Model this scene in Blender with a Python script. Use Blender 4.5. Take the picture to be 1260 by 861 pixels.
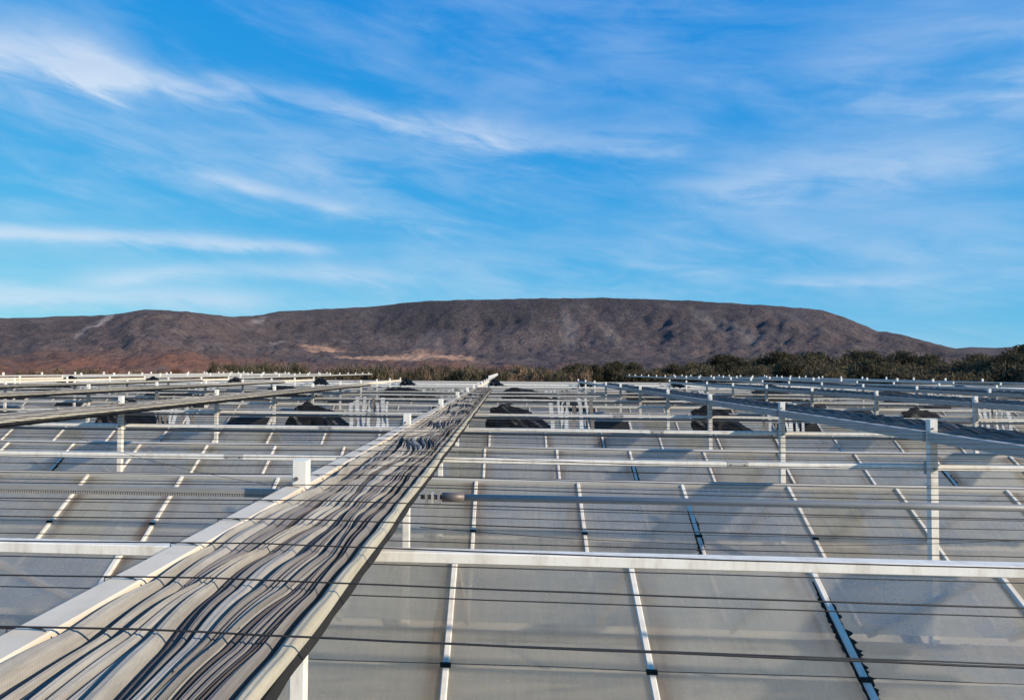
import bpy, math, random
import numpy as np
from mathutils import Matrix, Vector
for o in list(bpy.data.objects): bpy.data.objects.remove(o)
scn = bpy.context.scene
COL = scn.collection
R = math.radians

# ------------------------------------------------------------------ camera
CAM = Vector((0.8812, -2.9426, 1.2364)); YAW, PITCH, ROLL = -0.0673, 0.0294, 0.0065
FPX, SX = 847.97, -64.41
cd = bpy.data.cameras.new('camera'); cam = bpy.data.objects.new('camera', cd); COL.objects.link(cam)
cd.sensor_width = 36; cd.lens = FPX / 1260 * 36; cd.shift_x = -SX / 1260
cd.clip_start = 0.05; cd.clip_end = 60000
_xc = Vector((math.cos(YAW), -math.sin(YAW), 0))
_zc = Vector((-math.sin(PITCH) * math.sin(YAW), -math.sin(PITCH) * math.cos(YAW), math.cos(PITCH)))
_fw = Vector((math.cos(PITCH) * math.sin(YAW), math.cos(PITCH) * math.cos(YAW), math.sin(PITCH)))
_rt = math.cos(ROLL) * _xc + math.sin(ROLL) * _zc
_up = -math.sin(ROLL) * _xc + math.cos(ROLL) * _zc
m = Matrix((_rt, _up, -_fw)).transposed().to_4x4(); m.translation = CAM
cam.matrix_world = m
scn.camera = cam

def ray(px, py):                       # direction of a photo pixel
    a = (px - 630 - SX) / FPX; b = (py - 430.5) / FPX
    return _fw + a * _rt - b * _up

# ------------------------------------------------------------------ sun, sky, exposure
TO_SUN = Vector((1.9, -1.05, 1.0)).normalized()
SUN_EL = math.asin(TO_SUN.z); SUN_AZ = math.atan2(TO_SUN.x, TO_SUN.y)
sl = bpy.data.lights.new('sun', 'SUN'); sl.energy = 4.4; sl.angle = R(1.0); sl.color = (1.0, 0.875, 0.70)
so = bpy.data.objects.new('sun', sl); COL.objects.link(so)
so.rotation_euler = TO_SUN.to_track_quat('Z', 'Y').to_euler()
so.location = (60, -25, 40)
scn.view_settings.view_transform = 'Standard'; scn.view_settings.look = 'None'
scn.view_settings.gamma = 1; scn.view_settings.exposure = 0.42
scn.view_settings.use_curve_mapping = False
scn.render.engine = 'CYCLES'
scn.cycles.transparent_max_bounces = 32; scn.cycles.max_bounces = 6; scn.cycles.diffuse_bounces = 3; scn.cycles.glossy_bounces = 2; scn.cycles.transmission_bounces = 4

world = bpy.data.worlds.new('World'); scn.world = world; world.use_nodes = True
NT = None
class E:
    """tiny node-expression helper"""
    def __init__(s, sock): s.s = sock
    def _op(s, op, o=None, rev=False):
        n = NT.nodes.new('ShaderNodeMath'); n.operation = op
        a, b = (o, s) if rev else (s, o)
        for i, v in enumerate((a, b)):
            if v is None: continue
            if isinstance(v, E): NT.links.new(v.s, n.inputs[i])
            else: n.inputs[i].default_value = v
        return E(n.outputs[0])
    def __add__(s, o): return s._op('ADD', o)
    __radd__ = __add__
    def __sub__(s, o): return s._op('SUBTRACT', o)
    def __rsub__(s, o): return s._op('SUBTRACT', o, True)
    def __mul__(s, o): return s._op('MULTIPLY', o)
    __rmul__ = __mul__
    def __truediv__(s, o): return s._op('DIVIDE', o)
    def pow(s, o): return s._op('POWER', o)
    def abs(s): return s._op('ABSOLUTE')
    def max(s, o): return s._op('MAXIMUM', o)
    def min(s, o): return s._op('MINIMUM', o)
    def exp(s): return s._op('EXPONENT')
    def clamp(s): return s.max(0.0).min(1.0)
def sstep(e, a, b):
    n = NT.nodes.new('ShaderNodeMapRange'); n.interpolation_type = 'SMOOTHSTEP'
    NT.links.new(e.s, n.inputs[0]); n.inputs[1].default_value = a; n.inputs[2].default_value = b
    n.inputs[3].default_value = 0; n.inputs[4].default_value = 1
    return E(n.outputs[0])
def xyz(x, y, z):
    n = NT.nodes.new('ShaderNodeCombineXYZ')
    for i, v in enumerate((x, y, z)):
        if isinstance(v, E): NT.links.new(v.s, n.inputs[i])
        else: n.inputs[i].default_value = v
    return n.outputs[0]
def sepxyz(sock):
    n = NT.nodes.new('ShaderNodeSeparateXYZ'); NT.links.new(sock, n.inputs[0])
    return [E(o) for o in n.outputs]
def noise(vec, scale, detail=4, rough=0.55, dist=0.0):
    n = NT.nodes.new('ShaderNodeTexNoise'); n.inputs['Scale'].default_value = scale
    n.inputs['Detail'].default_value = detail; n.inputs['Roughness'].default_value = rough
    n.inputs['Distortion'].default_value = dist
    if vec is not None: NT.links.new(vec, n.inputs['Vector'])
    return E(n.outputs['Fac'])
def mixc(fac, a, b):
    n = NT.nodes.new('ShaderNodeMix'); n.data_type = 'RGBA'
    if isinstance(fac, E): NT.links.new(fac.s, n.inputs[0])
    else: n.inputs[0].default_value = fac
    for i, v in ((6, a), (7, b)):
        if isinstance(v, tuple): n.inputs[i].default_value = (*v[:3], 1)
        else: NT.links.new(v, n.inputs[i])
    return n.outputs[2]

def build_world():
    global NT
    NT = world.node_tree; NT.nodes.clear()
    out = NT.nodes.new('ShaderNodeOutputWorld'); bg = NT.nodes.new('ShaderNodeBackground')
    sky = NT.nodes.new('ShaderNodeTexSky'); sky.sky_type = 'NISHITA'; sky.sun_disc = False
    sky.sun_elevation = SUN_EL; sky.sun_rotation = SUN_AZ
    sky.altitude = 600; sky.air_density = 1.0; sky.dust_density = 0.25; sky.ozone_density = 2.2
    # the photograph is graded towards a deep azure: one tone curve per channel on the physical sky
    sr, sg, sb = sepxyz(sky.outputs[0])
    rr = sr.max(0.0).pow(2.05) * 0.115
    graded = xyz(rr / (1.0 + rr * 0.42), (sg.max(0.0).pow(0.54) * 1.5).min(6.5), (sb.max(0.0).pow(0.12) * 4.7).min(7.5))
    tc = NT.nodes.new('ShaderNodeTexCoord')
    x, y, z = sepxyz(tc.outputs['Generated'])
    az = x._op('ARCTAN2', y)                       # 0 = straight down the rails, + to the right
    el = z.min(0.9999)._op('ARCSINE')
    def A(px): return math.atan((px - 622.6) / FPX)
    def EL(px, py): return math.atan((455.8 - py) / FPX * math.cos(A(px)))
    # cirrus texture: long fibres that dip to the right
    u = az * 1.0; v = el * 1.0 + az * 0.16
    fib = noise(xyz(u * 2.0, v * 9.0, 0.3), 1.4, 5, 0.55, 0.6)
    fine = noise(xyz(u * 6.0, v * 24.0, 4.1), 1.5, 5, 0.6, 0.9)
    puff = noise(xyz(u * 4.0, el * 9.0, 9.0), 1.3, 4, 0.6, 0.4)
    tex = fib * 0.68 + fine * 0.32
    total = None
    def band(pts, w, amp, lo=0.30, hi=0.62, soft=0.06):
        """cloud streak along pts (pixels), half width w (pixels)"""
        nonlocal total
        q = [(A(a), EL(a, b)) for a, b in pts]
        cs = np.polyfit([p[0] for p in q], [p[1] for p in q], min(len(q) - 1, 2))
        c = None
        for cc in cs: c = E(az._op('MULTIPLY', 0.0).s) + float(cc) if c is None else c * az + float(cc)
        d = (el - c + (puff - 0.5) * (w / FPX) * 2.6 + (fine - 0.5) * (w / FPX) * 1.6) / (w / FPX)
        g = (d * d * -1.0).exp()
        a0, a1 = q[0][0], q[-1][0]
        g = g * sstep(az, a0 - soft, a0 + soft) * (1.0 - sstep(az, a1 - soft, a1 + soft))
        g = g * sstep(tex, lo, hi) * amp
        total = g if total is None else total + g
    band([(-200, 20), (0, 48), (120, 70)], 26, 0.85, 0.18, 0.60, 0.05)
    band([(60, 70), (200, 98), (420, 120), (540, 152), (640, 181)], 14, 0.66, 0.30, 0.64, 0.06)
    band([(560, 165), (700, 182), (830, 170)], 22, 0.40, 0.3, 0.7)
    band([(-150, 110), (100, 150), (400, 190), (640, 215)], 55, 0.24, 0.28, 0.7, 0.12)
    band([(240, 208), (380, 247), (540, 275)], 8, 0.42, 0.28, 0.62, 0.05)
    band([(-200, 270), (0, 280), (150, 287), (390, 307)], 8, 0.62, 0.22, 0.55, 0.04)
    band([(80, 338), (260, 332), (480, 343)], 11, 0.5, 0.2, 0.6, 0.05)
    band([(-200, 352), (0, 360), (340, 372)], 15, 0.62, 0.05, 0.5, 0.08)
    band([(830, 232), (1000, 212), (1220, 190)], 32, 0.46, 0.10, 0.6, 0.10)
    band([(1000, 100), (1150, 66), (1400, 40)], 55, 0.40, 0.12, 0.6, 0.10)
    band([(760, 325), (890, 333)], 6, 0.32, 0.25, 0.6, 0.03)
    band([(950, 348), (1110, 343)], 7, 0.36, 0.25, 0.6, 0.04)
    band([(430, 330), (760, 310), (1300, 300)], 40, 0.26, 0.2, 0.7, 0.12)
    veil = sstep(tex, 0.37, 0.72) * 0.26            # thin cirrus over the whole sky
    cl = (total + veil).clamp() * sstep(el, -0.02, 0.03)
    ccol = mixc(sstep(puff, 0.3, 0.7), (4.0, 5.0, 6.5), (5.2, 5.9, 6.8))
    NT.links.new(mixc(cl * 0.85, graded, ccol), bg.inputs[0])
    bg.inputs[1].default_value = 0.103
    world.cycles.sampling_method = 'MANUAL'; world.cycles.sample_map_resolution = 256
    NT.links.new(bg.outputs[0], out.inputs[0])
build_world()

# ------------------------------------------------------------------ materials
MATS = {}
def new_mat(name):
    global NT
    mt = bpy.data.materials.new(name); mt.use_nodes = True; NT = mt.node_tree; NT.nodes.clear()
    out = NT.nodes.new('ShaderNodeOutputMaterial'); MATS[name] = mt
    return mt, out
def principled(col, rough=0.6, metal=0.0, spec=0.4):
    b = NT.nodes.new('ShaderNodeBsdfPrincipled')
    if isinstance(col, tuple): b.inputs['Base Color'].default_value = (*col, 1)
    else: NT.links.new(col, b.inputs['Base Color'])
    b.inputs['Roughness'].default_value = rough; b.inputs['Metallic'].default_value = metal
    b.inputs['Specular IOR Level'].default_value = spec
    return b
def bump(b, h, strength, dist):
    n = NT.nodes.new('ShaderNodeBump'); n.inputs['Strength'].default_value = strength
    n.inputs['Distance'].default_value = dist
    NT.links.new(h.s, n.inputs['Height']); NT.links.new(n.outputs[0], b.inputs['Normal'])
def tex(kind='Object'):
    return NT.nodes.new('ShaderNodeTexCoord').outputs[kind]
def geo_pos(): return NT.nodes.new('ShaderNodeNewGeometry').outputs['Position']
def rnd(): return E(NT.nodes.new('ShaderNodeObjectInfo').outputs['Random'])

def mat_metal(name, col, dirt, amount, rough=0.45, metal=0.0, stretch=(6, 6, 6)):
    mt, out = new_mat(name)
    x, y, z = sepxyz(geo_pos())
    v = xyz(x * stretch[0], y * stretch[1], z * stretch[2])
    n = noise(v, 1.0, 7, 0.65); n2 = noise(v, 7.0, 5, 0.7)
    f = (sstep(n, 0.42, 0.75) * 0.7 + sstep(n2, 0.5, 0.8) * 0.45).clamp() * amount
    b = principled(mixc(f, col, dirt), rough, metal)
    bump(b, n2, 0.15, 0.004)
    NT.links.new(b.outputs[0], out.inputs[0]); return mt
mat_metal('white_paint', (0.80, 0.76, 0.69), (0.36, 0.29, 0.21), 0.62, 0.5, 0, (11, 11, 2.5))
mat_metal('cream_paint', (0.72, 0.61, 0.465), (0.38, 0.29, 0.19), 0.5, 0.55, 0, (2.5, 2.5, 7))
mat_metal('bar_paint', (0.68, 0.63, 0.55), (0.40, 0.27, 0.17), 0.65, 0.55, 0, (9, 2, 3))
mat_metal('aluminium', (0.46, 0.44, 0.41), (0.25, 0.23, 0.21), 0.6, 0.5, 0.1, (2, 2, 8))
mat_metal('galvanised', (0.30, 0.285, 0.27), (0.16, 0.15, 0.14), 0.7, 0.5, 0.15, (4, 4, 12))
mat_metal('galvanised_light', (0.40, 0.385, 0.365), (0.24, 0.22, 0.20), 0.7, 0.55, 0.0, (4, 4, 12))
mat_metal('black_wire', (0.018, 0.018, 0.02), (0.05, 0.045, 0.04), 0.5, 0.55)
mat_metal('black_rubber', (0.012, 0.011, 0.010), (0.035, 0.031, 0.028), 0.6, 0.95)
mat_metal('bolt_steel', (0.16, 0.14, 0.13), (0.2, 0.09, 0.04), 0.7, 0.5, 0.4, (60, 60, 60))

def mat_cloth(name, a, b_, warp=420):
    mt, out = new_mat(name)
    p = geo_pos(); x, y, z = sepxyz(p)
    n = noise(xyz(x * 30, y * 2.5, z * 30), 1.0, 6, 0.65)
    n2 = noise(p, 9.0, 5, 0.6)
    w = NT.nodes.new('ShaderNodeTexWave'); w.inputs['Scale'].default_value = 55; w.inputs['Distortion'].default_value = 1.5
    w.bands_direction = 'Y'; NT.links.new(p, w.inputs['Vector'])
    n3 = noise(xyz(x * 220, y * 60, z * 220), 1.0, 2, 0.6)
    n4 = noise(xyz(x * 140, y * 1.2, z * 140), 1.0, 4, 0.7)
    f = ((n4 - 0.5) * 1.1 + sstep(n, 0.3, 0.72) * 0.55 + sstep(n2, 0.4, 0.75) * 0.3 + (n3 - 0.5) * 0.5 + 0.05).clamp()
    b = principled(mixc(f, a, b_), 0.8, 0, 0.2)
    bump(b, n4 * 1.2 + n3 * 0.6 + E(w.outputs['Fac']) * 0.25, 0.4, 0.003)
    tr = NT.nodes.new('ShaderNodeBsdfTranslucent'); tr.inputs[0].default_value = (*[c * 0.6 for c in b_], 1)
    mx = NT.nodes.new('ShaderNodeMixShader'); mx.inputs[0].default_value = 0.12
    NT.links.new(b.outputs[0], mx.inputs[1]); NT.links.new(tr.outputs[0], mx.inputs[2])
    NT.links.new(mx.outputs[0], out.inputs[0])
mat_cloth('cloth_light', (0.43, 0.395, 0.345), (0.25, 0.228, 0.20))
mat_cloth('cloth_mid', (0.25, 0.228, 0.21), (0.155, 0.14, 0.132))
mat_cloth('cloth_dark', (0.135, 0.113, 0.102), (0.08, 0.065, 0.058))
mat_cloth('cloth_beige', (0.50, 0.45, 0.35), (0.33, 0.29, 0.21))
mat_cloth('film_white', (0.70, 0.71, 0.72), (0.45, 0.46, 0.47))

def mat_black_sheet():
    mt, out = new_mat('black_sheet')
    p = geo_pos(); x, y, z = sepxyz(p)
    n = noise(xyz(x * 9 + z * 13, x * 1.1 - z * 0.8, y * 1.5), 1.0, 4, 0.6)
    b = principled(mixc(sstep(n, 0.56, 0.70), (0.004, 0.004, 0.004), (0.15, 0.14, 0.13)), 0.6, 0, 0.10)  # grey streaks put fold highlights into the black colour
    NT.links.new(b.outputs[0], out.inputs[0])
mat_black_sheet()

def mat_glass():
    mt, out = new_mat('hazy_glass')
    mt.use_backface_culling = False
    oc = tex('Object'); x, y, z = sepxyz(oc)
    r = rnd()
    ofs = r * 37.0
    v1 = xyz(x * 1.0 + ofs, y * 1.0, ofs)
    cloud = noise(v1, 2.2, 5, 0.6)
    streak = noise(xyz(x * 11 + ofs, y * 0.8, ofs), 1.0, 6, 0.7)
    hstreak = noise(xyz(x * 0.9 + ofs, y * 9.0, ofs), 1.0, 6, 0.7)
    speck = noise(xyz(x + ofs, y, ofs), 42, 3, 0.6)
    edge = sstep(x.abs() + (cloud - 0.5) * 0.24, 0.36, 0.56)
    low = 1.0 - sstep(y + (streak - 0.5) * 0.5, 0.05, 0.55)
    haze = (0.43 + (cloud - 0.5) * 0.60 + (streak - 0.5) * 0.40 + (hstreak - 0.5) * 0.36
            + edge * 0.10 + low * 0.08 + sstep(speck, 0.62, 0.75) * 0.20 + (r - 0.5) * 0.26).clamp()
    stain = (sstep(x.abs() + (cloud - 0.5) * 0.30, 0.34, 0.58) * sstep(streak, 0.30, 0.60) * sstep(r, 0.15, 0.6)).clamp()
    col = mixc(stain * 0.9, mixc(r, (0.86, 0.82, 0.74), (0.95, 0.92, 0.84)), (0.42, 0.29, 0.20))
    df = NT.nodes.new('ShaderNodeBsdfDiffuse'); NT.links.new(col, df.inputs[0])
    tl = NT.nodes.new('ShaderNodeBsdfTranslucent'); NT.links.new(col, tl.inputs[0])
    m1 = NT.nodes.new('ShaderNodeMixShader'); m1.inputs[0].default_value = 0.90
    NT.links.new(df.outputs[0], m1.inputs[1]); NT.links.new(tl.outputs[0], m1.inputs[2])
    tp = NT.nodes.new('ShaderNodeBsdfTransparent'); tp.inputs[0].default_value = (0.97, 0.95, 0.91, 1)
    m2 = NT.nodes.new('ShaderNodeMixShader'); NT.links.new(haze.s, m2.inputs[0])
    NT.links.new(tp.outputs[0], m2.inputs[1]); NT.links.new(m1.outputs[0], m2.inputs[2])
    gl = NT.nodes.new('ShaderNodeBsdfGlossy'); gl.inputs['Roughness'].default_value = 0.10
    fr = NT.nodes.new('ShaderNodeFresnel'); fr.inputs[0].default_value = 1.40
    m3 = NT.nodes.new('ShaderNodeMixShader')
    NT.links.new((E(fr.outputs[0]) * 0.35).s, m3.inputs[0])
    NT.links.new(m2.outputs[0], m3.inputs[1]); NT.links.new(gl.outputs[0], m3.inputs[2])
    NT.links.new(m3.outputs[0], out.inputs[0])
mat_glass()

def mat_screen():
    mt, out = new_mat('inner_screen')
    x, y, z = sepxyz(geo_pos())
    n = noise(xyz(x * 0.5, y * 5.0, 0.0), 1.0, 5, 0.6)
    b = principled(mixc(n, (0.52, 0.485, 0.425), (0.66, 0.615, 0.54)), 0.85, 0, 0.1)
    NT.links.new(b.outputs[0], out.inputs[0])
mat_screen()

def mat_ground():
    mt, out = new_mat('dry_ground')
    p = geo_pos()
    n = noise(p, 0.02, 8, 0.65); n2 = noise(p, 0.35, 6, 0.65)
    c = mixc(sstep(n, 0.38, 0.62), (0.20, 0.125, 0.085), (0.14, 0.115, 0.075))
    c = mixc(sstep(n2, 0.45, 0.7) * 0.6, c, (0.085, 0.075, 0.045))
    b = principled(c, 0.95, 0, 0.1); NT.links.new(b.outputs[0], out.inputs[0])
mat_ground()

def mat_hill():
    mt, out = new_mat('scrub_hill')
    p = geo_pos(); x, y, z = sepxyz(p)
    big = noise(p, 0.006, 7, 0.6); med = noise(p, 0.035, 7, 0.68); fine = noise(p, 0.22, 5, 0.72)
    c = mixc(sstep(big, 0.38, 0.62), (0.098, 0.076, 0.076), (0.145, 0.107, 0.102))
    c = mixc(sstep(med, 0.44, 0.66) * 0.6, c, (0.19, 0.150, 0.140))
    c = mixc(sstep(fine, 0.48, 0.66) * 0.75, c, (0.045, 0.038, 0.038))      # dark scrub dots
    at = NT.nodes.new('ShaderNodeAttribute'); at.attribute_name = 'soil'
    sr, sg, sb = sepxyz(at.outputs['Vector'])
    c = mixc((sr * (0.35 + sstep(med, 0.3, 0.6))).clamp() * 0.95, c, (0.56, 0.33, 0.22))  # bare orange earth
    c = mixc((sg * (0.35 + sstep(fine, 0.3, 0.6))).clamp() * 0.95, c, (0.36, 0.30, 0.27))   # pale tracks and scree
    c = mixc((sb * (0.4 + sstep(med, 0.35, 0.6))).clamp() * 0.85, c, (0.23, 0.11, 0.075))  # red-brown flat
    ar = NT.nodes.new('ShaderNodeAttribute'); ar.attribute_name = 'rock'
    c = mixc(E(ar.outputs['Fac']) * (0.45 + sstep(fine, 0.35, 0.6) * 0.5), c, (0.050, 0.045, 0.048))                # dark scarp rock
    b = principled(c, 0.95, 0, 0.1); bump(b, med + fine * 0.6, 0.9, 9.0)
    NT.links.new(b.outputs[0], out.inputs[0])
mat_hill()

def mat_leaf(name, a, b_):
    mt, out = new_mat(name)
    r = rnd(); n = noise(geo_pos(), 0.9, 4, 0.6)
    n2 = noise(geo_pos(), 6.0, 2, 0.6)
    c = mixc((n * 0.6 + n2 * 0.5 + (r - 0.5) * 0.7).clamp(), a, b_)
    df = NT.nodes.new('ShaderNodeBsdfDiffuse'); tl = NT.nodes.new('ShaderNodeBsdfTranslucent')
    NT.links.new(c, df.inputs[0]); NT.links.new(c, tl.inputs[0])
    mx = NT.nodes.new('ShaderNodeMixShader'); mx.inputs[0].default_value = 0.25
    NT.links.new(df.outputs[0], mx.inputs[1]); NT.links.new(tl.outputs[0], mx.inputs[2])
    NT.links.new(mx.outputs[0], out.inputs[0])
mat_leaf('leaf_olive', (0.072, 0.058, 0.036), (0.155, 0.126, 0.080))
mat_leaf('leaf_dark', (0.044, 0.038, 0.024), (0.105, 0.090, 0.057))
mat_leaf('leaf_dry', (0.14, 0.098, 0.065), (0.27, 0.185, 0.125))
mat_leaf('leaf_red', (0.14, 0.062, 0.036), (0.24, 0.12, 0.07))
mat_metal('bark', (0.10, 0.08, 0.06), (0.05, 0.04, 0.03), 0.8, 0.9)

# ------------------------------------------------------------------ mesh helpers
class MB:
    def __init__(s): s.v = []; s.f = []
    def quad(s, a, b, c, d):
        n = len(s.v); s.v += [a, b, c, d]; s.f.append((n, n + 1, n + 2, n + 3))
    def box(s, x0, x1, y0, y1, z0, z1):
        n = len(s.v)
        s.v += [(x, y, z) for x in (x0, x1) for y in (y0, y1) for z in (z0, z1)]
        for q in ((0, 1, 3, 2), (4, 6, 7, 5), (0, 4, 5, 1), (2, 3, 7, 6), (0, 2, 6, 4), (1, 5, 7, 3)):
            s.f.append(tuple(n + i for i in q))
    def prism(s, prof, axis, a, b, cap=True):
        """closed 2-D profile extruded along axis ('x','y','z') from a to b"""
        n = len(s.v); k = len(prof)
        for t in (a, b):
            for (p, q) in prof:
                s.v.append({'x': (t, p, q), 'y': (p, t, q), 'z': (p, q, t)}[axis])
        for i in range(k):
            j = (i + 1) % k; s.f.append((n + i, n + j, n + k + j, n + k + i))
        if cap:
            s.f.append(tuple(n + i for i in reversed(range(k)))); s.f.append(tuple(n + k + i for i in range(k)))
    def tube(s, pts, r, k=6):
        n0 = len(s.v); pts = [Vector(p) for p in pts]
        for i, p in enumerate(pts):
            d = (pts[min(i + 1, len(pts) - 1)] - pts[max(i - 1, 0)]).normalized()
            u = d.cross(Vector((0, 0, 1)))
            if u.length < 1e-3: u = d.cross(Vector((0, 1, 0)))
            u.normalize(); w = u.cross(d)
            rr = r[i] if isinstance(r, (list, tuple)) else r
            for j in range(k):
                a = 2 * math.pi * j / k
                s.v.append(tuple(p + u * (rr * math.cos(a)) + w * (rr * math.sin(a))))
        for i in range(len(pts) - 1):
            for j in range(k):
                a = n0 + i * k + j; b = n0 + i * k + (j + 1) % k
                s.f.append((a, b, b + k, a + k))
        s.f.append(tuple(n0 + j for j in reversed(range(k))))
        e = n0 + (len(pts) - 1) * k; s.f.append(tuple(e + j for j in range(k)))
    def mesh(s, name, mat, smooth=False):
        me = bpy.data.meshes.new(name); me.from_pydata(s.v, [], s.f); me.update()
        if mat: me.materials.append(MATS[mat])
        if smooth: me.polygons.foreach_set('use_smooth', [True] * len(me.polygons))
        return me
    def obj(s, name, mat, parent=None, smooth=False):
        return link(name, s.mesh(name, mat, smooth), parent)
def link(name, me, parent=None, loc=None, rot=None):
    o = bpy.data.objects.new(name, me); COL.objects.link(o)
    if parent: o.parent = parent
    if loc is not None: o.location = loc
    if rot is not None: o.rotation_euler = rot
    return o
def tag(o, label, cat, group=None):
    o['label'] = label; o['category'] = cat
    if group: o['group'] = group
    return o
def thing(name, label, cat, loc=(0, 0, 0), group=None):
    return tag(link(name, None, None, loc), label, cat, group)
def struct(o): o['kind'] = 'structure'; return o
def chamf(p0, p1, q0, q1, c):
    return [(p0 + c, q0), (p1 - c, q0), (p1, q0 + c), (p1, q1 - c), (p1 - c, q1), (p0 + c, q1), (p0, q1 - c), (p0, q0 + c)]
_o = ['first', 'second', 'third', 'fourth', 'fifth', 'sixth', 'seventh', 'eighth', 'ninth', 'tenth', 'eleventh', 'twelfth', 'thirteenth',
      'fourteenth', 'fifteenth', 'sixteenth', 'seventeenth', 'eighteenth', 'nineteenth', 'twentieth']
ORD = list(_o)
for tw, ten in (('twentieth', 'twenty'), ('thirtieth', 'thirty'), ('fortieth', 'forty'), ('fiftieth', 'fifty'), ('sixtieth', 'sixty')):
    if tw != 'twentieth': ORD.append(tw)
    ORD += [ten + '-' + w for w in _o[:9]]
def side(j):
    if j == 0: return 'the central rail'
    return '%s rail %s of centre' % (ORD[abs(j) - 1], 'right' if j > 0 else 'left')

# ------------------------------------------------------------------ terrain
rng = np.random.default_rng(7)
def vnoise(x, y, seed):
    def h(i, j):
        n = (i * 374761393 + j * 668265263 + seed * 974634777) & 0xffffffff
        n = ((n ^ (n >> 13)) * 1274126177) & 0xffffffff
        return ((n ^ (n >> 16)) & 0xffff) / 65535.0
    xi = np.floor(x).astype(np.int64); yi = np.floor(y).astype(np.int64)
    fx = x - xi; fy = y - yi; fx = fx * fx * (3 - 2 * fx); fy = fy * fy * (3 - 2 * fy)
    a = h(xi, yi); b = h(xi + 1, yi); c = h(xi, yi + 1); d = h(xi + 1, yi + 1)
    return (a * (1 - fx) + b * fx) * (1 - fy) + (c * (1 - fx) + d * fx) * fy
def fbm(x, y, seed, oct=5):
    s = 0; a = 0.5; t = 0
    for o in range(oct):
        s = s + a * vnoise(x, y, seed + o); t += a; x = x * 2.03; y = y * 2.03; a *= 0.5
    return s / t
ZG = -5.2
def build_terrain():
    mb = MB(); S = 30000
    mb.quad((-S, -S, ZG), (S, -S, ZG), (S, S, ZG), (-S, S, ZG))
    struct(mb.obj('ground', 'dry_ground'))
    # hill: crest line read from the photograph, crest distance 700-1250 m, foot 230 m out
    crest = [(-700, 398, 900), (-300, 393, 850), (0, 391, 800), (60, 390, 790), (110, 389, 770), (150, 385, 740), (180, 380, 720), (215, 382, 730),
             (250, 385, 760), (285, 389, 850), (320, 388, 950), (345, 383, 1020), (400, 380, 1060), (470, 376, 1080),
             (500, 372, 1060), (560, 369, 1040), (640, 367, 1040), (740, 366, 1040), (770, 367, 1030), (850, 370, 1000),
             (930, 375, 980), (1010, 381, 960), (1040, 390, 940), (1080, 407, 920), (1090, 408, 915), (1110, 412, 900),
             (1150, 423, 880), (1200, 433, 860), (1240, 441, 850), (1400, 449, 840), (1900, 451, 840)]
    azs, zs, ds = [], [], []
    for px, py, D in crest:
        d = ray(px, py); hlen = math.hypot(d.x, d.y)
        azs.append(math.atan2(d.x, d.y)); zs.append(CAM.z + D * d.z / hlen); ds.append(D)
    NA, NR = 620, 150
    az = np.linspace(azs[0], azs[-1], NA); zc = np.interp(az, azs, zs); dc = np.interp(az, azs, ds)
    # smooth crest distance
    k = np.hanning(25); k /= k.sum()
    dc = np.convolve(np.pad(dc, 12, 'edge'), k, 'valid')
    t = np.concatenate([np.linspace(0, 1.0, NR - 20), np.linspace(1.02, 1.9, 20)])
    AZ, T = np.meshgrid(az, t, indexing='ij'); ZC = zc[:, None]; DC = dc[:, None]
    R0 = 210.0
    D = R0 + (DC - R0) * T
    X = CAM.x + np.sin(AZ) * D; Y = CAM.y + np.cos(AZ) * D
    # profile: flat plain, gentle apron, steep escarpment, flat top
    mesa = np.interp(az, [azs[8], azs[11], azs[14]], [0.0, 0.5, 1.0])[:, None]
    prof_m = np.interp(T, [0, .30, .52, .64, .74, .86, .95, 1.0, 1.1, 2], [0, .03, .12, .21, .36, .66, .90, 1.0, .99, .6])
    prof_l = np.interp(T, [0, .22, .40, .55, .72, .88, .96, 1.0, 1.12, 2], [0, .05, .22, .36, .55, .84, .96, 1.0, .93, .4])
    prof = prof_m * mesa + prof_l * (1 - mesa)
    HZ = ZC - ZG
    arc = AZ * 900.0                                                                    # metres along the slope
    g1 = fbm(arc / 70 + 2.5 * (fbm(X / 160, Y / 160, 5) - .5), T * 2.2, 11, 4)
    g2 = fbm(arc / 24 + 1.5 * (fbm(X / 70, Y / 70, 6) - .5), T * 5.0, 13, 4)
    gul = (1 - np.abs(2 * g1 - 1)) * -.42 + (1 - np.abs(2 * g2 - 1)) * -.26 + .44       # sharp gullies running down slope      # gullies running down slope
    bmp = fbm(X / 60, Y / 60, 21, 5) - 0.5
    fin = fbm(X / 11, Y / 11, 31, 3) - 0.5
    mask = np.clip(T * 4, 0, 1) * np.clip((1.0 - T) * 7, 0.03, 1) * (T <= 1) + 0.2 * (T > 1)
    Z = ZG - 0.6 * (1 - np.clip(T * 12, 0, 1)) + HZ * prof + mask * (gul * 21 * np.clip(prof * 2.4, .25, 1) + bmp * 12 + fin * 7.0)
    Z = np.where(T > 0.999, Z + bmp * 2 + fin * 2.2 * 0.7, Z)
    # swell on the left flat (the separate low ridge with the quarry)
    # soil mask
    soil = np.zeros((NA, len(t), 3))
    PX = 622.6 + FPX * np.tan(np.clip(AZ, -1.2, 1.2))
    EX, EY = X, Y
    dirv = np.stack([X - CAM.x, Y - CAM.y, Z - CAM.z], -1)
    # patches are given as (bearing in photo columns, share of the way to the crest, half sizes)
    wob = (fbm(X / 35, Y / 35, 41) - .5); wob2 = (fbm(X / 80, Y / 80, 47) - .5)
    def patch(ch, px, tt, wx, wt, amp):
        g = np.exp(-(((PX - px + wob2 * 60) / wx) ** 2 + ((T - tt + wob * .10) / wt) ** 2))
        soil[..., ch] = np.maximum(soil[..., ch], amp * np.clip(g * 1.7 - .15, 0, 1))
    patch(0, 525, .57, 52, .07, 1.3); patch(0, 465, .53, 42, .04, 1.0); patch(0, 395, .66, 28, .03, .7)
    patch(0, 560, .52, 30, .03, .5); patch(0, 432, .50, 22, .02, .5)
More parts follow.
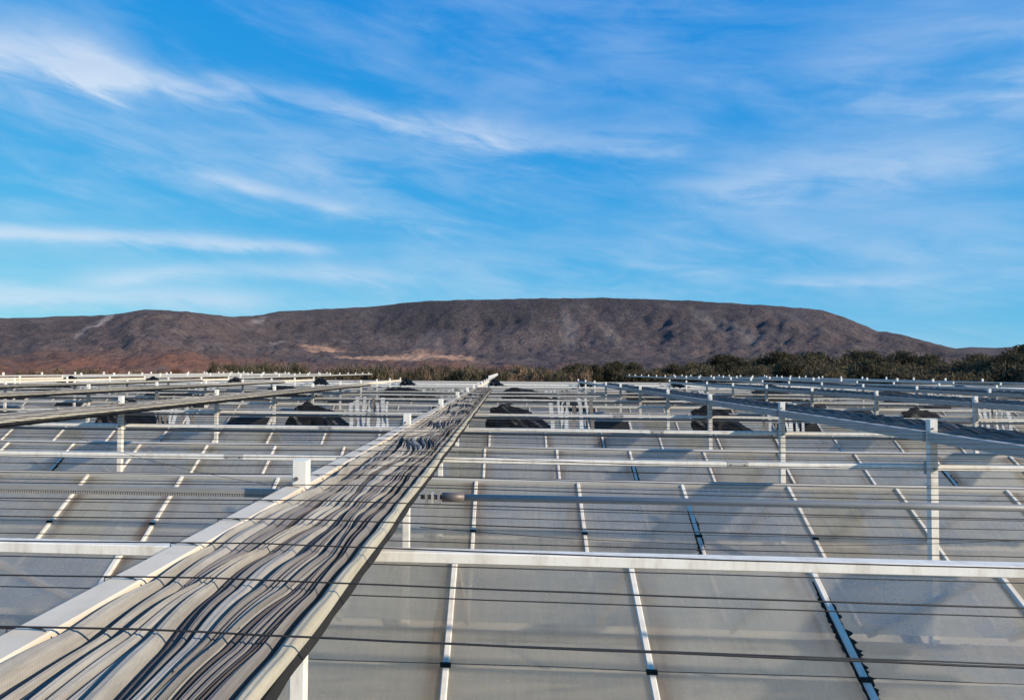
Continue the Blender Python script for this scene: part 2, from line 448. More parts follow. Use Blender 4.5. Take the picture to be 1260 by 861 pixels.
    patch(1, 335, .70, 20, .012, .6); patch(1, 310, .93, 9, .03, .8); patch(1, 1165, .82, 7, .04, .9); patch(1, 1185, .80, 6, .03, .8)
    patch(2, 130, .26, 200, .17, 1.3); patch(2, 0, .24, 170, .16, 1.2); patch(2, 590, .34, 150, .12, .7); patch(2, 330, .30, 150, .08, .4)
    def track(ch, p0, p1, w, amp):
        s = np.clip(((PX - p0[0]) * (p1[0] - p0[0])) / ((p1[0] - p0[0]) ** 2), 0, 1)
        tt = p0[1] + (p1[1] - p0[1]) * s + np.sin(s * 9) * .008
        inside = (PX > min(p0[0], p1[0]) - 3) & (PX < max(p0[0], p1[0]) + 3)
        soil[..., ch] = np.maximum(soil[..., ch], amp * inside * np.exp(-((T - tt) / w) ** 2))
    track(1, (72, .72), (120, .965), .030, 1.0); track(1, (95, .27), (190, .30), .010, .5); track(1, (200, .58), (300, .62), .008, .25)
    track(0, (410, .50), (520, .56), .012, .8); track(1, (150, .26), (330, .30), .008, .45)
    # scree streaks on the mesa face
    sc = np.clip((fbm(X / 26, Y / 260, 51) - .60) * 6, 0, 1) * np.clip((T - .66) * 8, 0, 1) * np.clip((1.0 - T) * 12, 0, 1) * mesa
    soil[..., 1] = np.maximum(soil[..., 1], sc * .42)
    n = len(t)
    verts = np.stack([X, Y, Z], -1).reshape(-1, 3)
    i, j = np.meshgrid(np.arange(NA - 1), np.arange(n - 1), indexing='ij'); a = (i * n + j).ravel()
    faces = np.stack([a, a + n, a + n + 1, a + 1], -1)
    me = bpy.data.meshes.new('hill'); me.from_pydata(verts.tolist(), [], faces.tolist()); me.update()
    at = me.attributes.new('soil', 'FLOAT_VECTOR', 'POINT'); at.data.foreach_set('vector', soil.reshape(-1).astype(np.float32))
    rock = np.clip((T - .74) * 9, 0, 1) * np.clip((1.01 - T) * 40, 0, 1) * mesa * np.clip(.55 + 2.2 * (fbm(arc / 45, T * 6, 61) - .42), 0, 1) * np.clip((900 - PX) / 250, .25, 1)
    at = me.attributes.new('rock', 'FLOAT', 'POINT'); at.data.foreach_set('value', rock.reshape(-1).astype(np.float32))
    me.polygons.foreach_set('use_smooth', [True] * len(me.polygons)); me.materials.append(MATS['scrub_hill'])
    struct(link('hill', me))
    # low pale ridge far beyond, right edge
    mb = MB(); pts = [(1090, 436), (1150, 431), (1195, 427), (1225, 428), (1260, 426), (1330, 429), (1500, 424), (1800, 432)]
    row = []
    for px, py in pts:
        d = ray(px, py); h = math.hypot(d.x, d.y); D = 9000
        row.append((CAM.x + d.x / h * D, CAM.y + d.y / h * D, CAM.z + D * d.z / h))
    for (x, y, z), (x2, y2, z2) in zip(row, row[1:]):
        f = 0.82; g = 1.1
        mb.quad((x * f, y * f, ZG), (x2 * f, y2 * f, ZG), (x2, y2, z2), (x, y, z))
        mb.quad((x, y, z), (x2, y2, z2), (x2 * g, y2 * g, ZG), (x * g, y * g, ZG))
    struct(mb.obj('distant_ridge', 'scrub_hill'))
build_terrain()

# ------------------------------------------------------------------ greenhouse roof
SP, RS, W = 3.2, 4.5, 1.125          # span, rail spacing, pane width
X0, HR = 0.5542, 1.0                 # a glazing-bar line, ridge height above gutter
SL = math.hypot(SP / 2, HR); TILT = math.atan2(HR, SP / 2)
KN = 10                              # the near block has gutters 0..10
def x_range(k):
    D = (k + .5) * SP - CAM.y
    return int(math.floor((-0.74 * D - 1.8 - X0) / W)), int(math.ceil((0.80 * D + 3.0 - X0) / W))
def build_roof():
    mb = MB(); mb.box(-W / 2 + .012, W / 2 - .012, .10, SL - .03, -.002, .002); pane = mb.mesh('pane', 'hazy_glass')
    mb = MB(); mb.prism(chamf(-.019, .019, -.03, .026, .006), 'y', .09, SL - .022); bar = mb.mesh('glazing_bar', 'bar_paint')
    rg = random.Random(3)
    ragged = []
    for v in range(3):
        n = 110; s0 = .10 + .12 * v; s1 = SL * (.78 + .08 * v); pair = []
        for sd in (-1, 1):
            L = []; mb = MB()
            for i in range(n + 1):
                f = i / n; s = s0 + (s1 - s0) * f
                w = .008 + (.026 + .02 * math.sin(f * 7 + v + sd)) * rg.uniform(.1, 1.2) * math.sin(math.pi * min(1, f * 1.02 + .04)) ** .5
                L.append((s, max(.008, w)))
            for (sa, wa), (sb, wb) in zip(L, L[1:]):
                mb.quad((sd * .0195, sa, .010), (sd * (.0195 + wa), sa, .0045), (sd * (.0195 + wb), sb, .0045), (sd * .0195, sb, .010))
            pair.append(mb.mesh('torn_gasket', 'black_rubber'))
        ragged.append(pair)
    mb = MB(); mb.box(-.030, .030, -.014, .014, .0265, .036); clip = mb.mesh('glazing_clip', 'black_rubber'); SC = SL * .58
    where = ['under the camera', 'nearest the camera'] + [ORD[i] + ' from the camera' for i in range(1, 12)]
    for k in range(-1, KN):
        i0, i1 = x_range(k) if k >= 0 else (-4, 5)
        xa, xb = X0 + i0 * W, X0 + i1 * W; yr = (k + .5) * SP; yg = k * SP
        t = thing('greenhouse_span', 'hazy glass greenhouse roof span with cream bars, %s' % where[k + 1], 'greenhouse roof', (0, yr, 0), 'glass roof spans')
        mb = MB(); mb.prism([(-.03, -.035), (.03, -.035), (.034, .012), (.012, .034), (-.012, .034), (-.034, .012)], 'x', xa - .1, xb + .1)
        mb.obj('ridge_bar', 'aluminium', t)
        mb = MB(); g = [(-.10, .0), (-.085, .0), (-.06, -.095), (.06, -.095), (.085, .0), (.10, .0), (.072, -.108), (-.072, -.108)]
        mb.prism([(p, q - HR - .01) for p, q in g], 'x', xa - .1, xb + .1); o = mb.obj('gutter', 'aluminium', t); o.location = (0, -SP / 2, 0)
        if 0 <= k <= 3:
            mb = MB(); yc, zc_ = -SP / 2 * .42 - .02, -HR * .42 + .036
            mb.tube([(xa + (xb - xa) * q / 24, yc, zc_ + .004 * math.sin(q * 2.1)) for q in range(25)], .0022, 5); mb.obj('clip_wire', 'black_wire', t)
        for i in range(i0, i1 + 1):
            x = X0 + i * W
            if 0 <= k <= 3: link('glazing_clip', clip, t, (x, -SP / 2 + SC * math.cos(TILT), -HR + SC * math.sin(TILT)), (TILT, 0, 0))
            for sgn, rz in ((-1, 0), (1, math.pi)):
                loc = (x, sgn * SP / 2, -HR); rot = (TILT, 0, rz)
                link('glazing_bar', bar, t, loc, rot)
                if i % 4 == 2 and sgn < 0 and k <= 4:
                    
                    for g_ in ragged[(i + k) % 3]: link('torn_gasket', g_, t, loc, rot)
                if i < i1: link('pane', pane, t, (x + W / 2, sgn * SP / 2, -HR), rot)
    # the far block: spans too slim in the picture to tell their panes apart
    for k in range(KN, 24):
        yr = (k + .5) * SP; D = yr - CAM.y; xa, xb = -0.74 * D - 6, .80 * D + 6
        t = thing('greenhouse_span', 'slim far greenhouse roof span, %s behind the last cross beam' % ORD[k - KN], 'greenhouse roof', (0, yr, 0), 'far glass roof spans')
        mb = MB(); mb.prism(chamf(-.04, .04, -.03, .03, .01), 'x', xa, xb); mb.obj('ridge_bar', 'galvanised' if k % 3 else 'white_paint', t)
        for sgn in (-1, 1):
            mb = MB(); mb.quad((xa, sgn * SP / 2, -HR), (xb, sgn * SP / 2, -HR), (xb, sgn * .03, -.01), (xa, sgn * .03, -.01)); mb.obj('glazing', 'hazy_glass', t)
    # screen cloth added below the gutters, kept pale to light the glass from beneath
    mb = MB(); mb.quad((-75, -6, -1.75), (75, -6, -1.75), (75, 78, -1.75), (-75, 78, -1.75))
    tag(mb.obj('inner_screen', 'inner_screen'), 'added pale climate screen drawn flat beneath the glass', 'screen')
build_roof()

# ------------------------------------------------------------------ posts, cross beams, rails
ZB0, ZB1 = .405, .452               # cross beam
RZ0, RZ1 = .655, .738               # rail
def visible(x, y, z=.5, m=110):
    v = Vector((x, y, z)) - CAM; d = v.dot(_fw)
    return d > .2 and -m < 630 + SX + FPX * v.dot(_rt) / d < 1260 + m
def build_frame():
    mb = MB(); mb.prism(chamf(-.033, .033, -.03, .03, .005), 'z', -1.09, .845); post = mb.mesh('tube', 'white_paint')
    mb = MB(); mb.box(-.075, .075, -.06, .06, -1.102, -1.091); plate = mb.mesh('base_plate', 'aluminium')
    mb = MB(); mb.prism([(.009 * math.cos(a * math.pi / 4), .009 * math.sin(a * math.pi / 4)) for a in range(8)], 'y', -.038, -.0305)
    bolt = mb.mesh('bolt', 'bolt_steel')
    for k in range(0, KN + 1):
        for j in range(-6, 7):
            if not visible(j * RS, k * SP, .8, 60) and not (j == 0): continue
            if k == KN:
                lab = 'white post by %s on the last, farthest cross beam' % side(j)
            else:
                lab = 'white square post holding %s, %s row from the camera' % (side(j), ORD[k])
            t = thing('support_post', lab, 'post', (j * RS, k * SP, 0), 'white posts on the gutters')
            link('tube', post, t); link('base_plate', plate, t)
            if k <= 4:
                link('bolt', bolt, t, (-.012, 0, .768)); link('bolt', bolt, t, (0, 0, .43))
    for k in range(0, KN + 1):
        D = k * SP - CAM.y; xa, xb = -.74 * D - 1.5, .80 * D + 2.5
        hgt = .08 if k == KN else 0
        t = thing('cross_beam', 'long white cross beam, %s' % ('nearest the camera, with a cream top' if k == 0 else 'the farthest, a thin line at the far end' if k == KN else ORD[k] + ' from the camera'), 'beam', (0, k * SP, 0), 'white cross beams behind the posts')
        mb = MB(); mb.prism(chamf(.034, .112, ZB0 + hgt, ZB1 + hgt, .004), 'x', xa, xb); mb.obj('tube', 'white_paint', t)
        if k in (2, 3, 5, 7):
            mb = MB(); mb.tube([(xa, .15, .368), (xb, .15, .368)], .021, 8); mb.obj('drive_tube', 'galvanised', t, True)
        if 1 <= k <= 3:
            for j in range(-4, 4):
                xs = j * RS + 2.9
                if not visible(xs, k * SP, .45, 40): continue
                mb = MB(); mb.prism(chamf(.0315, .1145, ZB0 - .0025, ZB1 + .0025, .004), 'x', xs - .09, xs + .09); sp = mb.obj('splice_sleeve', 'aluminium', t)
                for dx in (-.06, .06):
                    mb = MB(); mb.prism([(xs + dx + .007 * math.cos(a * math.pi / 3), .0285 + .4 + .007 * math.sin(a * math.pi / 3)) for a in range(6)], 'y', .026, .0312); mb.obj('bolt', 'bolt_steel', sp)
        for j in range(-6, 7):
            if visible(j * RS, k * SP) and k <= 4:
                mb = MB(); mb.box(j * RS - .05, j * RS + .05, .030, .0338, ZB0 - .03, ZB1 + .03); mb.obj('bracket', 'aluminium', t)
    # rails: short lengths between the posts
    mb = MB(); pr = [(-.058, RZ0), (.026, RZ0), (.026, RZ1 - .005), (.021, RZ1), (-.053, RZ1), (-.058, RZ1 - .005)]
    mb.prism(pr, 'y', .034, SP - .034); seg = mb.mesh('rail_length', 'cream_paint')
    mb2 = MB(); mb2.prism(pr, 'y', .034, SP - .034); segw = mb2.mesh('rail_length', 'galvanised_light')
    for j in range(-5, 6):
        t = thing('screen_rail', ('cream rail along the left edge of the central cloth bundle' if j == 0 else
                  'rail carrying the cloth bundle, %s of centre' % (ORD[abs(j) - 1] + (' to the right' if j > 0 else ' to the left'))), 'rail', (j * RS, 0, 0), 'rails running into the distance')
        for k in range(-1, KN):
            if j == 0 or visible(j * RS, k * SP + 1.6, .7, 500): link('rail_length', seg if j <= 0 else segw, t, (0, k * SP, 0))
        if j == 0:                       # wire ties over the rail
            for n in range(-6, 14):
                y = -.08 + .32 * n
                if abs((y + .04) % SP - .04) < .05: continue
                mb = MB(); mb.tube([(-.064, y, .70), (-.062, y, .742), (-.03, y, .7465), (.01, y, .742), (.033, y, .722), (.035, y - .004, .700)], .0016, 5)
                mb.obj('wire_tie', 'black_wire', t)
    # second section: bare white rails with capped posts beyond the last cross beam
    for j in (-6, -5, -4, -3, 0, 3, 4, 5, 6):
        if not visible(j * RS, 15 * SP, .8, 150): continue
        ln = 12; z1 = .80
        t = thing('far_rail', 'thin capped white rail beyond the last beam, in line with ' + side(j), 'rail', (j * RS, KN * SP, 0), 'bare white rails in the distance')
        mb = MB(); mb.prism(chamf(-.05, .05, z1 - .09, z1, .01), 'y', .05, ln * SP); mb.obj('rail_tube', 'aluminium', t)
        mb = MB(); mb.prism(chamf(-.045, .045, -.045, .045, .008), 'z', z1 + .002, z1 + .16); cap = mb.mesh('post_cap', 'white_paint')
        for q in range(0, ln): link('post_cap', cap, t, (0, q * SP + SP / 2, 0))
build_frame()

# ------------------------------------------------------------------ cloth bundles
def smooth_noise(n, step, rg):
    m_ = int(n / step) + 4
    p = np.array([rg.uniform(-1, 1) for _ in range(m_)]); x = np.arange(n) / step
    i = x.astype(int); f = x - i; f = f * f * (3 - 2 * f)
    return p[i] * (1 - f) + p[i + 1] * f
def ribbon(ys, xl, xr, zb, zt, mat, parent, name='cloth_fold', nc=13, pleat=.0022, ph=0.0, tilt=0.0):
    """one fold: a flat-topped strip between xl and xr (arrays over ys) whose edges tuck down into dark gaps"""
    v = []; n = len(ys); w = xr - xl
    for a in range(nc):
        f = a / (nc - 1)
        s = math.sin(math.pi * f) ** .22 if 0 < a < nc - 1 else 0.0
        x = xl + w * (f + .10 * (s - .5) * (1 if f > .5 else -1) * (f * (1 - f)) * 4 * 0.3)
        z = zb + (zt - zb) * s + pleat * s * np.sin(f * 17 + ph + 1.5 * np.sin(ys * 3.1 + ph)) + tilt * (f - .5) * s * w
        v.append(np.stack([x, ys, z], -1))
    v = np.stack(v, 1).reshape(-1, 3)
    i, c = np.meshgrid(np.arange(n - 1), np.arange(nc - 1), indexing='ij'); b = (i * nc + c).ravel()
    me = bpy.data.meshes.new(name); me.from_pydata(v.tolist(), [], np.stack([b, b + nc, b + nc + 1, b + 1], -1).tolist())
    me.polygons.foreach_set('use_smooth', [True] * len(me.polygons)); me.materials.append(MATS[mat]); me.update()
    return link(name, me, parent)
def bundle(j, y0, y1, step, seed, label, up=0.0):
    rg = random.Random(seed)
    t = thing('shade_cloth_bundle', label, 'shade cloth', (j * RS, 0, 0), 'gathered shade cloth bundles')
    ys = np.arange(y0, y1, step); n = len(ys); per = .32 / step
    ph = (ys + .08) / .32 * math.pi
    bulge = np.abs(np.sin(ph))                       # tied down at every wire
    mb = MB(); mb.prism([(.036, .64), (.445, .64), (.455, .676), (.036, .676)], 'y', y0, y1); mb.obj('under_cloth', 'black_rubber', t)
    NW, NN = 18, 11
    seq = ['cloth_mid', 'cloth_light', 'cloth_dark', 'cloth_light', 'cloth_mid', 'cloth_light', 'cloth_dark']
    mats = [seq[i % 7] if rg.random() < .75 else rg.choice(['cloth_mid', 'cloth_light', 'cloth_dark']) for i in range(NW + NN)]
    if up: mats = [rg.choice(['cloth_dark', 'cloth_dark', 'cloth_mid']) for _ in mats]
    base = [rg.uniform(.55, 1.45) for _ in range(NW)] + [rg.uniform(.36, .66) for _ in range(NN)]
    ws = []
    for i, bw in enumerate(base):
        narrow = i >= NW
        a = rg.uniform(0, 6.28); m1 = np.sin(ph * (.5 if narrow else rg.choice([.4, .333, .25])) + a + .6 * smooth_noise(n, per * 5, rg))
        m2 = smooth_noise(n, per * (2.5 if narrow else 4.0), rg); m3 = smooth_noise(n, per * 12, rg)
        ws.append(bw * np.clip(.9 + (.75 if narrow else .66) * m1 + .30 * m2 + .25 * m3, .05, 3))
    ws = np.array(ws); mean = smooth_noise(n, per * 5, rg)
    tot = .410 + .005 * mean; cum = np.cumsum(ws, 0); cum = cum / cum[-1] * tot
    left = .030 + .004 * smooth_noise(n, per * 2, rg)
    shear = .016 * np.sin(ys * 1.25 + 1) + .008 * smooth_noise(n, per * 6, rg)          # the whole pile snakes a little
    edges = np.vstack([np.zeros(n), cum]) ; u = edges / tot
    edges = left + edges + shear * np.sin(np.pi * u)
    for i in range(len(base)):
        mat = mats[i % len(mats)]
        lift = .009 * smooth_noise(n, per * 3.5, rg) + .006 * rg.uniform(-1, 1)
        zt = .721 + .007 * bulge + (.008 if i < 2 else 0) + lift + (.006 if mat == 'cloth_light' else -.006 if mat == 'cloth_dark' else 0)
        zt = np.minimum(zt, .739 + .009 * bulge)
        zt = zt + up * (.6 + .4 * bulge) * np.sin(np.pi * (i + .6) / len(base))
        gap = .0022
        ribbon(ys, edges[i] + gap * .5, edges[i + 1] - gap * .5, .682 + .004 * smooth_noise(n, per * 3, rg), zt, mat, t, ph=rg.uniform(0, 6), tilt=rg.uniform(-.6, .2), nc=11)
    wob = smooth_noise(n, per * 2.2, rg)
    xl = .452 + .004 * wob; xr = .484 + .005 * wob + .004 * smooth_noise(n, per * 1.3, rg)
    ribbon(ys, xl, xr, .694 + 0 * wob, .712 + .006 * bulge + .004 * wob, 'cloth_beige', t, 'edge_tape', pleat=.0012)
    ribbon(ys, .460 + .005 * wob, .485 + .006 * np.abs(wob) + .004 * bulge, .668 + 0 * wob, .692 + .004 * wob, 'black_rubber', t, 'under_tape_shade')  # black strip drawn for the shadow under the tape edge
    return t
bundle(0, -2.75, 17.4, .02, 5, 'big bundle of grey and beige shade cloth running up the middle foreground')
bundle(-1, -.5, 22, .05, 8, 'gathered pale shade cloth bundle on the first rail left of centre')
bundle(1, -.5, 24, .05, 12, 'gathered dark grey shade cloth bundle on the first rail right of centre', .075)
bundle(-2, 4, 26, .08, 15, 'gathered shade cloth bundle on the second rail left of centre')
bundle(2, 4, 28, .08, 18, 'gathered shade cloth bundle on the second rail right of centre', .075)
bundle(-3, 9, 28, .1, 21, 'gathered shade cloth bundle on the third rail left of centre')
bundle(3, 9, 30, .1, 25, 'gathered shade cloth bundle on the third rail right of centre', .075)

# ------------------------------------------------------------------ wires
def build_wires():
    rg = random.Random(11)
    for n in range(-6, 56):
        y = -.08 + .32 * n; D = y - CAM.y
        xa, xb = -.74 * D - .6, .80 * D + .9
        if n % 10 == 0: y += .03
        for lay, z, rad in (('over', .749, .0021), ('under', .590, .0019)):
            yy = y if lay == 'over' else y + .075
            if lay == 'under' and abs((yy + .05) % SP - .05) < .06: yy += .1
            pts = []; m_ = 28
            for q in range(m_ + 1):
                x = xa + (xb - xa) * q / m_
                f = ((x - .2) / RS) % 1.0
                sag = .018 * 4 * f * (1 - f) * (1 if lay == 'over' else .5)
                pts.append((x, yy + rg.uniform(-.002, .002), z - sag))
            mb = MB(); mb.tube(pts, rad, 5)
            o = mb.obj('screen_wire', 'black_wire', None, True)
            v = n + 6
            lab = '%s black wire %s the cloth bundles, counted from the camera' % (ORD[v], 'stretched over' if lay == 'over' else 'stretched beneath')
            tag(o, lab, 'wire', 'wires %s the cloth bundles' % ('over' if lay == 'over' else 'beneath'))
    # slack cables
    for a, b, s, lab in (((.48, .3, .50), (3.3, .55, .44), .05, 'slack thin cable sagging behind the near cross beam'),
                         ((.7, 2.2, .60), (3.9, 3.0, .47), .04, 'slack thin cable hanging in front of the second cross beam'),
                         ((-3.0, 3.1, .60), (-.3, 1.6, .42), .06, 'slack thin cable left of the central bundle')):
        A_, B_ = Vector(a), Vector(b); pts = []
        for q in range(21):
            f = q / 20; p = A_.lerp(B_, f); p.z -= s * 4 * f * (1 - f); pts.append(p)
        mb = MB(); mb.tube(pts, .0016, 5); tag(mb.obj('slack_cable', 'black_wire', None, True), lab, 'cable')
build_wires()

# ------------------------------------------------------------------ drive pipe and toothed rack
def build_drive():
    t = thing('drive_pipe', 'round grey drive pipe crossing right from the central bundle', 'pipe', (0, .13, .672))
    mb = MB(); mb.tube([(.66, 0, 0), (5.2, 0, 0)], .0155, 12); mb.obj('pipe', 'galvanised', t, True)
    mb = MB(); mb.tube([(.60, 0, 0), (.70, 0, 0)], .021, 12); mb.obj('coupling', 'bolt_steel', t, True)
    for x in (4.38, ):
        mb = MB(); mb.box(x, x + .03, -.02, .02, -.02, .05); mb.obj('hanger', 'galvanised', t)
    g = thing('gear_bracket', 'small toothed gear bracket at the end of the drive pipe', 'gear', (.555, .13, .672))
    for q in range(3):
        mb = MB(); mb.box(-.03 + q * .028, -.020 + q * .028, -.018, .018, -.040 + .01 * (q % 2), .026 - .006 * (q % 2)); mb.obj('tooth_plate', 'aluminium' if q % 2 else 'galvanised', g)
    mb = MB(); mb.tube([(-.05, 0, 0), (.06, 0, 0)], .011, 8); mb.obj('shaft', 'bolt_steel', g, True)
    r = thing('toothed_rack', 'grey toothed rack bar reaching left from the central bundle', 'rack', (0, .13, .672))
    mb = MB(); mb.box(-3.4, -.09, -.012, .012, .0, .022); mb.obj('rack_bar', 'galvanised', r)
    mb = MB()
    for q in range(150):
        x = -1.75 + q * .0112; mb.box(x, x + .0055, -.010, .010, -.016, -.0004)
    o = mb.obj('rack_teeth', 'galvanised', r); o['kind'] = 'stuff'
    mb = MB(); mb.box(-.16, -.10, -.03, .03, -.055, -.018); mb.obj('pinion_housing', 'black_rubber', r)
build_drive()

# ------------------------------------------------------------------ black sheets and torn film hanging farther up
def build_drapes():
    def sheet(x0, x1, y, zt, zb, seed, name, label, group):
        rg = random.Random(seed); nu, nv = 60, 18; v = []
        pn = smooth_noise(nu + 1, 4, rg); pn2 = smooth_noise(nu + 1, 9, rg); pn3 = smooth_noise(nu + 1, 1.6, rg); pk = rg.uniform(.15, .30)
        for a in range(nu + 1):
            f = a / nu
            env = min(1, (f / pk) ** .6 * .2 + .8) if f < pk else max(0.04, 1 - ((f - pk) / (1 - pk)) ** 1.5)
            top = zb + (zt - zb) * max(.03, env * (1 + .06 * pn2[a]) + .025 * pn[a] + .012 * pn3[a])
            bot = zb - .05 * abs(pn[a]) - .03 * pn3[a]
            for b in range(nv + 1):
                g = b / nv
                z = top + (bot - top) * g
                dy = -.80 * g + .09 * math.sin(f * 22 - g * 8 + pn2[a] * 1.5) * (.2 + g * .8) + .02 * pn3[a] * g + .03 * math.sin(g * 9 + f * 21)
                v.append((x0 + (x1 - x0) * f + .30 * g * (f - .35) + .03 * math.sin(g * 9 + f * 13), y + dy, z))
        n = nv + 1
        fs = [(a * n + b, (a + 1) * n + b, (a + 1) * n + b + 1, a * n + b + 1) for a in range(nu) for b in range(nv)]
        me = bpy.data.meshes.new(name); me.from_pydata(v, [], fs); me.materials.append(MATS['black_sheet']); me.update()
        me.polygons.foreach_set('use_smooth', [True] * len(me.polygons))
        o = link(name, me); md = o.modifiers.new('thick', 'SOLIDIFY'); md.thickness = .006
        return tag(o, label, 'black sheet', group)
    def strips(x, y, zt, zb, cnt, seed, label, group, w0=.072):
        rg = random.Random(seed); t = thing('torn_film', label, 'plastic film', (x, y, zb), group)
        xx = 0
        for q in range(cnt):
            w = w0 * rg.uniform(.6, 1.3); h = (zt - zb) * rg.uniform(.8, 1.05); ln = rg.uniform(-.03, .09)
            mb = MB(); m_ = 8
            for s in range(m_):
                f, g = s / m_, (s + 1) / m_
                def P(u, d, e): return (xx + ln * (1 - u) + .015 * math.sin(u * 5 + q) + d, -.10 * (1 - u) + .03 * math.sin(u * 7 + q) + e, h * u)
                mb.quad(P(f, 0, 0), P(f, w, .02), P(g, w, .02), P(g, 0, 0))
            o = mb.obj('film_strip', 'film_white' if rg.random() < .75 else 'cloth_mid', t)
            md = o.modifiers.new('thick', 'SOLIDIFY'); md.thickness = .004
            xx += w * rg.uniform(1.25, 2.1)
    for j in range(-3, 4):
        if not visible(j * RS + 1, 12.6, .4, 60): continue
        s = side(j); jt = random.Random(j + 40)
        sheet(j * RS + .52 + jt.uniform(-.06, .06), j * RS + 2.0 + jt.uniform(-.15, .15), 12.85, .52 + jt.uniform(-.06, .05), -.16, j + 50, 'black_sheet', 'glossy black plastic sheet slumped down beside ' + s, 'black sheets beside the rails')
        strips(j * RS + 1.80 + jt.uniform(0, .15), 12.50, .62, -.12, 8, j + 70, 'torn white film strips hanging right of the black sheet by ' + s, 'torn white film')
    for j in range(-4, 5):
        if not visible(j * RS + 1, 23, .4, 60): continue
        s = side(j)
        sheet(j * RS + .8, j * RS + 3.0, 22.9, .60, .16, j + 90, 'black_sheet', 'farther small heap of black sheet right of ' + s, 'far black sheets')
        strips(j * RS + 2.3, 22.6, .55, .22, 9, j + 110, 'farther row of torn white film strips right of ' + s, 'far torn white film', .10)
    for j in range(-5, 6):
        if not visible(j * RS, KN * SP, .4, 60): continue
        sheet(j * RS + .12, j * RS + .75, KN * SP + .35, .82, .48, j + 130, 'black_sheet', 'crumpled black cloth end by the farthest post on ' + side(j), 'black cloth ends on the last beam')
build_drapes()

# ------------------------------------------------------------------ open roof vents on the farther spans, inside shade drawn as black panels
def build_vents():
    n = 0
    s0, s1 = SL * .52, SL * .97
    mb = MB(); mb.box(-.52, .52, s0, s1, .030, .036); op = mb.mesh('opening_shade', 'black_rubber')  # solid black panel in place of the shaded vent inside
    mb = MB()
    for a, b, c, d in ((-.55, -.52, s0, s1), (.52, .55, s0, s1), (-.55, .55, s0 - .03, s0), (-.55, .55, s1, s1 + .03)): mb.box(a, b, c, d, .028, .050)
    fr = mb.mesh('frame', 'aluminium')
    for k in (4, 5, 6, 7, 8):
        for j in range(-5, 6):
            i = 4 * j + 2; x = X0 + i * W + W / 2
            if not visible(x, (k + .3) * SP, 0, 20) or (j + 2 * k) % 5 == 0: continue
            t = thing('roof_vent', 'dark open roof vent right of %s on the %s glass span' % (side(j), ORD[k]), 'vent', (x, k * SP, -HR), 'open roof vents')
            t.rotation_euler = (TILT, 0, 0)
            link('opening_shade', op, t); link('frame', fr, t)
build_vents()

# ------------------------------------------------------------------ trees and shrubs
def crown_mesh(seed, rx, rz, z0, nb, per, leaf, mat, tall=1.0, upright=0.0):
    rg = np.random.default_rng(seed)
    blobs = []
    for b in range(nb):
        a = rg.uniform(0, 2 * np.pi); r = rx * np.sqrt(rg.uniform(0, 1)) * .8
        zz = rg.uniform(.05, 1.0) ** .8
        r *= np.sqrt(max(.1, 1 - (zz - .35) ** 2 * 1.5))
        blobs.append((r * np.cos(a), r * np.sin(a), z0 + zz * rz, rg.uniform(.45, 1.0) * rx * .42))
    vs, fs = [], []
    for bx, by, bz, br in blobs:
        d = rg.normal(size=(per, 3)); d /= np.linalg.norm(d, axis=1)[:, None]
        rr = br * rg.uniform(.35, 1.15, per) ** .6
        c = np.array([bx, by, bz]) + d * rr[:, None] * np.array([1, 1, .8 * tall])
        u = rg.normal(size=(per, 3)); u[:, 2] += upright * 2.2; u /= np.linalg.norm(u, axis=1)[:, None]
        w = np.cross(u, rg.normal(size=(per, 3))); w /= np.linalg.norm(w, axis=1)[:, None]
        s = leaf * rg.uniform(.5, 1.2, per)[:, None]
        k = len(vs)
        lw = .5 - .36 * upright; q = np.stack([c - u * s, c + w * s * lw, c + u * s, c - w * s * lw], 1).reshape(-1, 3)
        vs += q.tolist(); fs += [(k + 4 * i, k + 4 * i + 1, k + 4 * i + 2, k + 4 * i + 3) for i in range(per)]
    me = bpy.data.meshes.new('crown'); me.from_pydata(vs, [], fs); me.materials.append(MATS[mat]); me.update()
    return me, blobs
def trunk_mesh(h, r, blobs, seed, mat='bark'):
    rg = random.Random(seed); mb = MB()
    pts = [(rg.uniform(-.1, .1) * i, rg.uniform(-.1, .1) * i, h * i / 4) for i in range(5)]
    mb.tube(pts, [r * (1 - .17 * i) for i in range(5)], 7)
    for b in sorted(blobs, key=lambda q: rg.random())[:7]:
        f = rg.uniform(.35, .95); p = Vector(pts[int(f * 4)]); q = Vector(b[:3]); mid = p.lerp(q, .5) + Vector((0, 0, .2))
        mb.tube([p, mid, q], [r * .45, r * .3, r * .12], 5)
    return mb.mesh('trunk', mat)
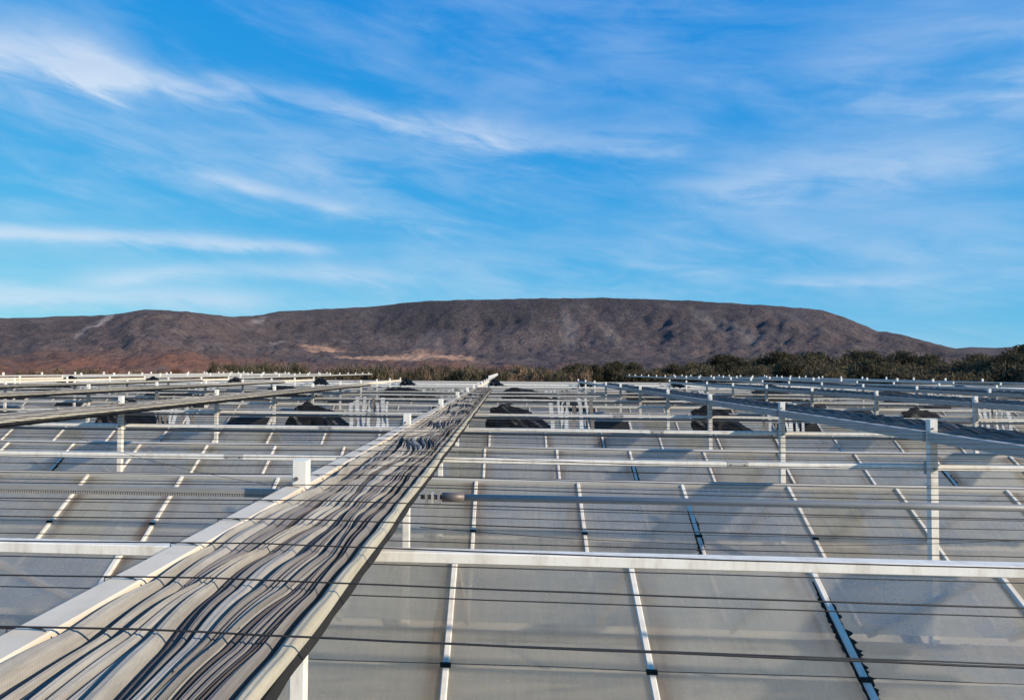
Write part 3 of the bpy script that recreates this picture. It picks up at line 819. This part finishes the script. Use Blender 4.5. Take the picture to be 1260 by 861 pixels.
def build_trees():
    rg = random.Random(77)
    kinds = []
    for s in range(4):
        mat = ['leaf_olive', 'leaf_dark', 'leaf_olive', 'leaf_dark'][s]
        rx, rz = [(3.0, 5.8), (2.6, 6.6), (3.6, 5.2), (2.2, 5.0)][s]
        cm, bl = crown_mesh(s + 1, rx, rz, 0.6, 42, 110, .30, mat, 1.5, .75); kinds.append((cm, trunk_mesh(5.0, .16, bl, s), mat))
    shr = []
    for s in range(5):
        mat = ['leaf_dry', 'leaf_red', 'leaf_olive', 'leaf_dry', 'leaf_dark'][s]
        cm, bl = crown_mesh(s + 20, 1.5, 3.3, .2, 20, 70, .30, mat, 1.6, 1.0); shr.append((cm, trunk_mesh(2.4, .06, bl, s + 9), mat))
    def place(kind, name, label, cat, group, px, D, s, sz):
        cm, tm, _ = kind
        d = ray(px, 456); h = math.hypot(d.x, d.y)
        t = thing(name, label, cat, (CAM.x + d.x / h * D, CAM.y + d.y / h * D, ZG), group)
        t.rotation_euler.z = rg.uniform(0, 6.28); t.scale = (s, s, sz)
        link('crown', cm, t); link('trunk', tm, t)
    # right-hand tree belt: top line follows the photo (tree height from its distance)
    tops = [(640, 452), (700, 447), (760, 444), (820, 444), (880, 440), (940, 436), (1000, 433), (1060, 434), (1110, 437), (1160, 438), (1220, 434), (1300, 430)]
    cnt = 0
    for row, (D0, n, x0, x1) in enumerate(((118, 34, 850, 1330), (135, 44, 690, 1330), (165, 48, 630, 1330))):
        for q in range(n):
            px = x0 + (x1 - x0) * (q + rg.uniform(.15, .85)) / n; D = D0 + rg.uniform(-7, 7)
            top = np.interp(px, [a for a, b in tops], [b for a, b in tops]) + rg.uniform(-1, 5) + (0 if row else 7)
            H = (456 - top) / FPX * D + CAM.z - ZG
            if px < 860: H *= .97
            kd = rg.choice(kinds); sz = max(.6, H / 7.6); s = sz * rg.uniform(.95, 1.5)
            nm = 'olive green' if kd[2] == 'leaf_olive' else 'dark green'
            place(kd, 'leafy_tree', '%s tree, %s from the left in the %s row of the tree belt' % (nm, ORD[q], ['front', 'middle', 'back'][row]), 'tree', '%s trees, %s row of the right-hand belt' % (nm, ['front', 'middle', 'back'][row]), px, D, s, sz)
    words = {'leaf_dry': 'dry brown', 'leaf_red': 'rusty red-brown', 'leaf_olive': 'olive green', 'leaf_dark': 'dark green'}
    for row, (D0, n, x0, x1) in enumerate(((108, 44, -60, 720), (135, 46, -60, 760))):
        for q in range(n):
            px = x0 + (x1 - x0) * (q + rg.uniform(.1, .9)) / n; D = D0 + rg.uniform(-8, 8)
            pal = [0, 0, 1, 1, 3] if px < 250 and not (60 < px < 110) else [2, 3, 0, 4, 2]
            kd = shr[rg.choice(pal)]
            top = (450 if px > 250 else 458) + rg.uniform(-5, 6)
            H = (456 - top) / FPX * D + CAM.z - ZG
            sz = H / 4.0
            nm = words[kd[2]]
            sz *= .95; place(kd, 'tall_shrub', '%s shrub, %s from the left in the %s row beyond the roof' % (nm, ORD[q], ['front', 'back'][row]), 'shrub', '%s shrubs, %s row on the left' % (nm, ['front', 'back'][row]), px, D, sz * rg.uniform(.8, 1.2), sz)
build_trees()
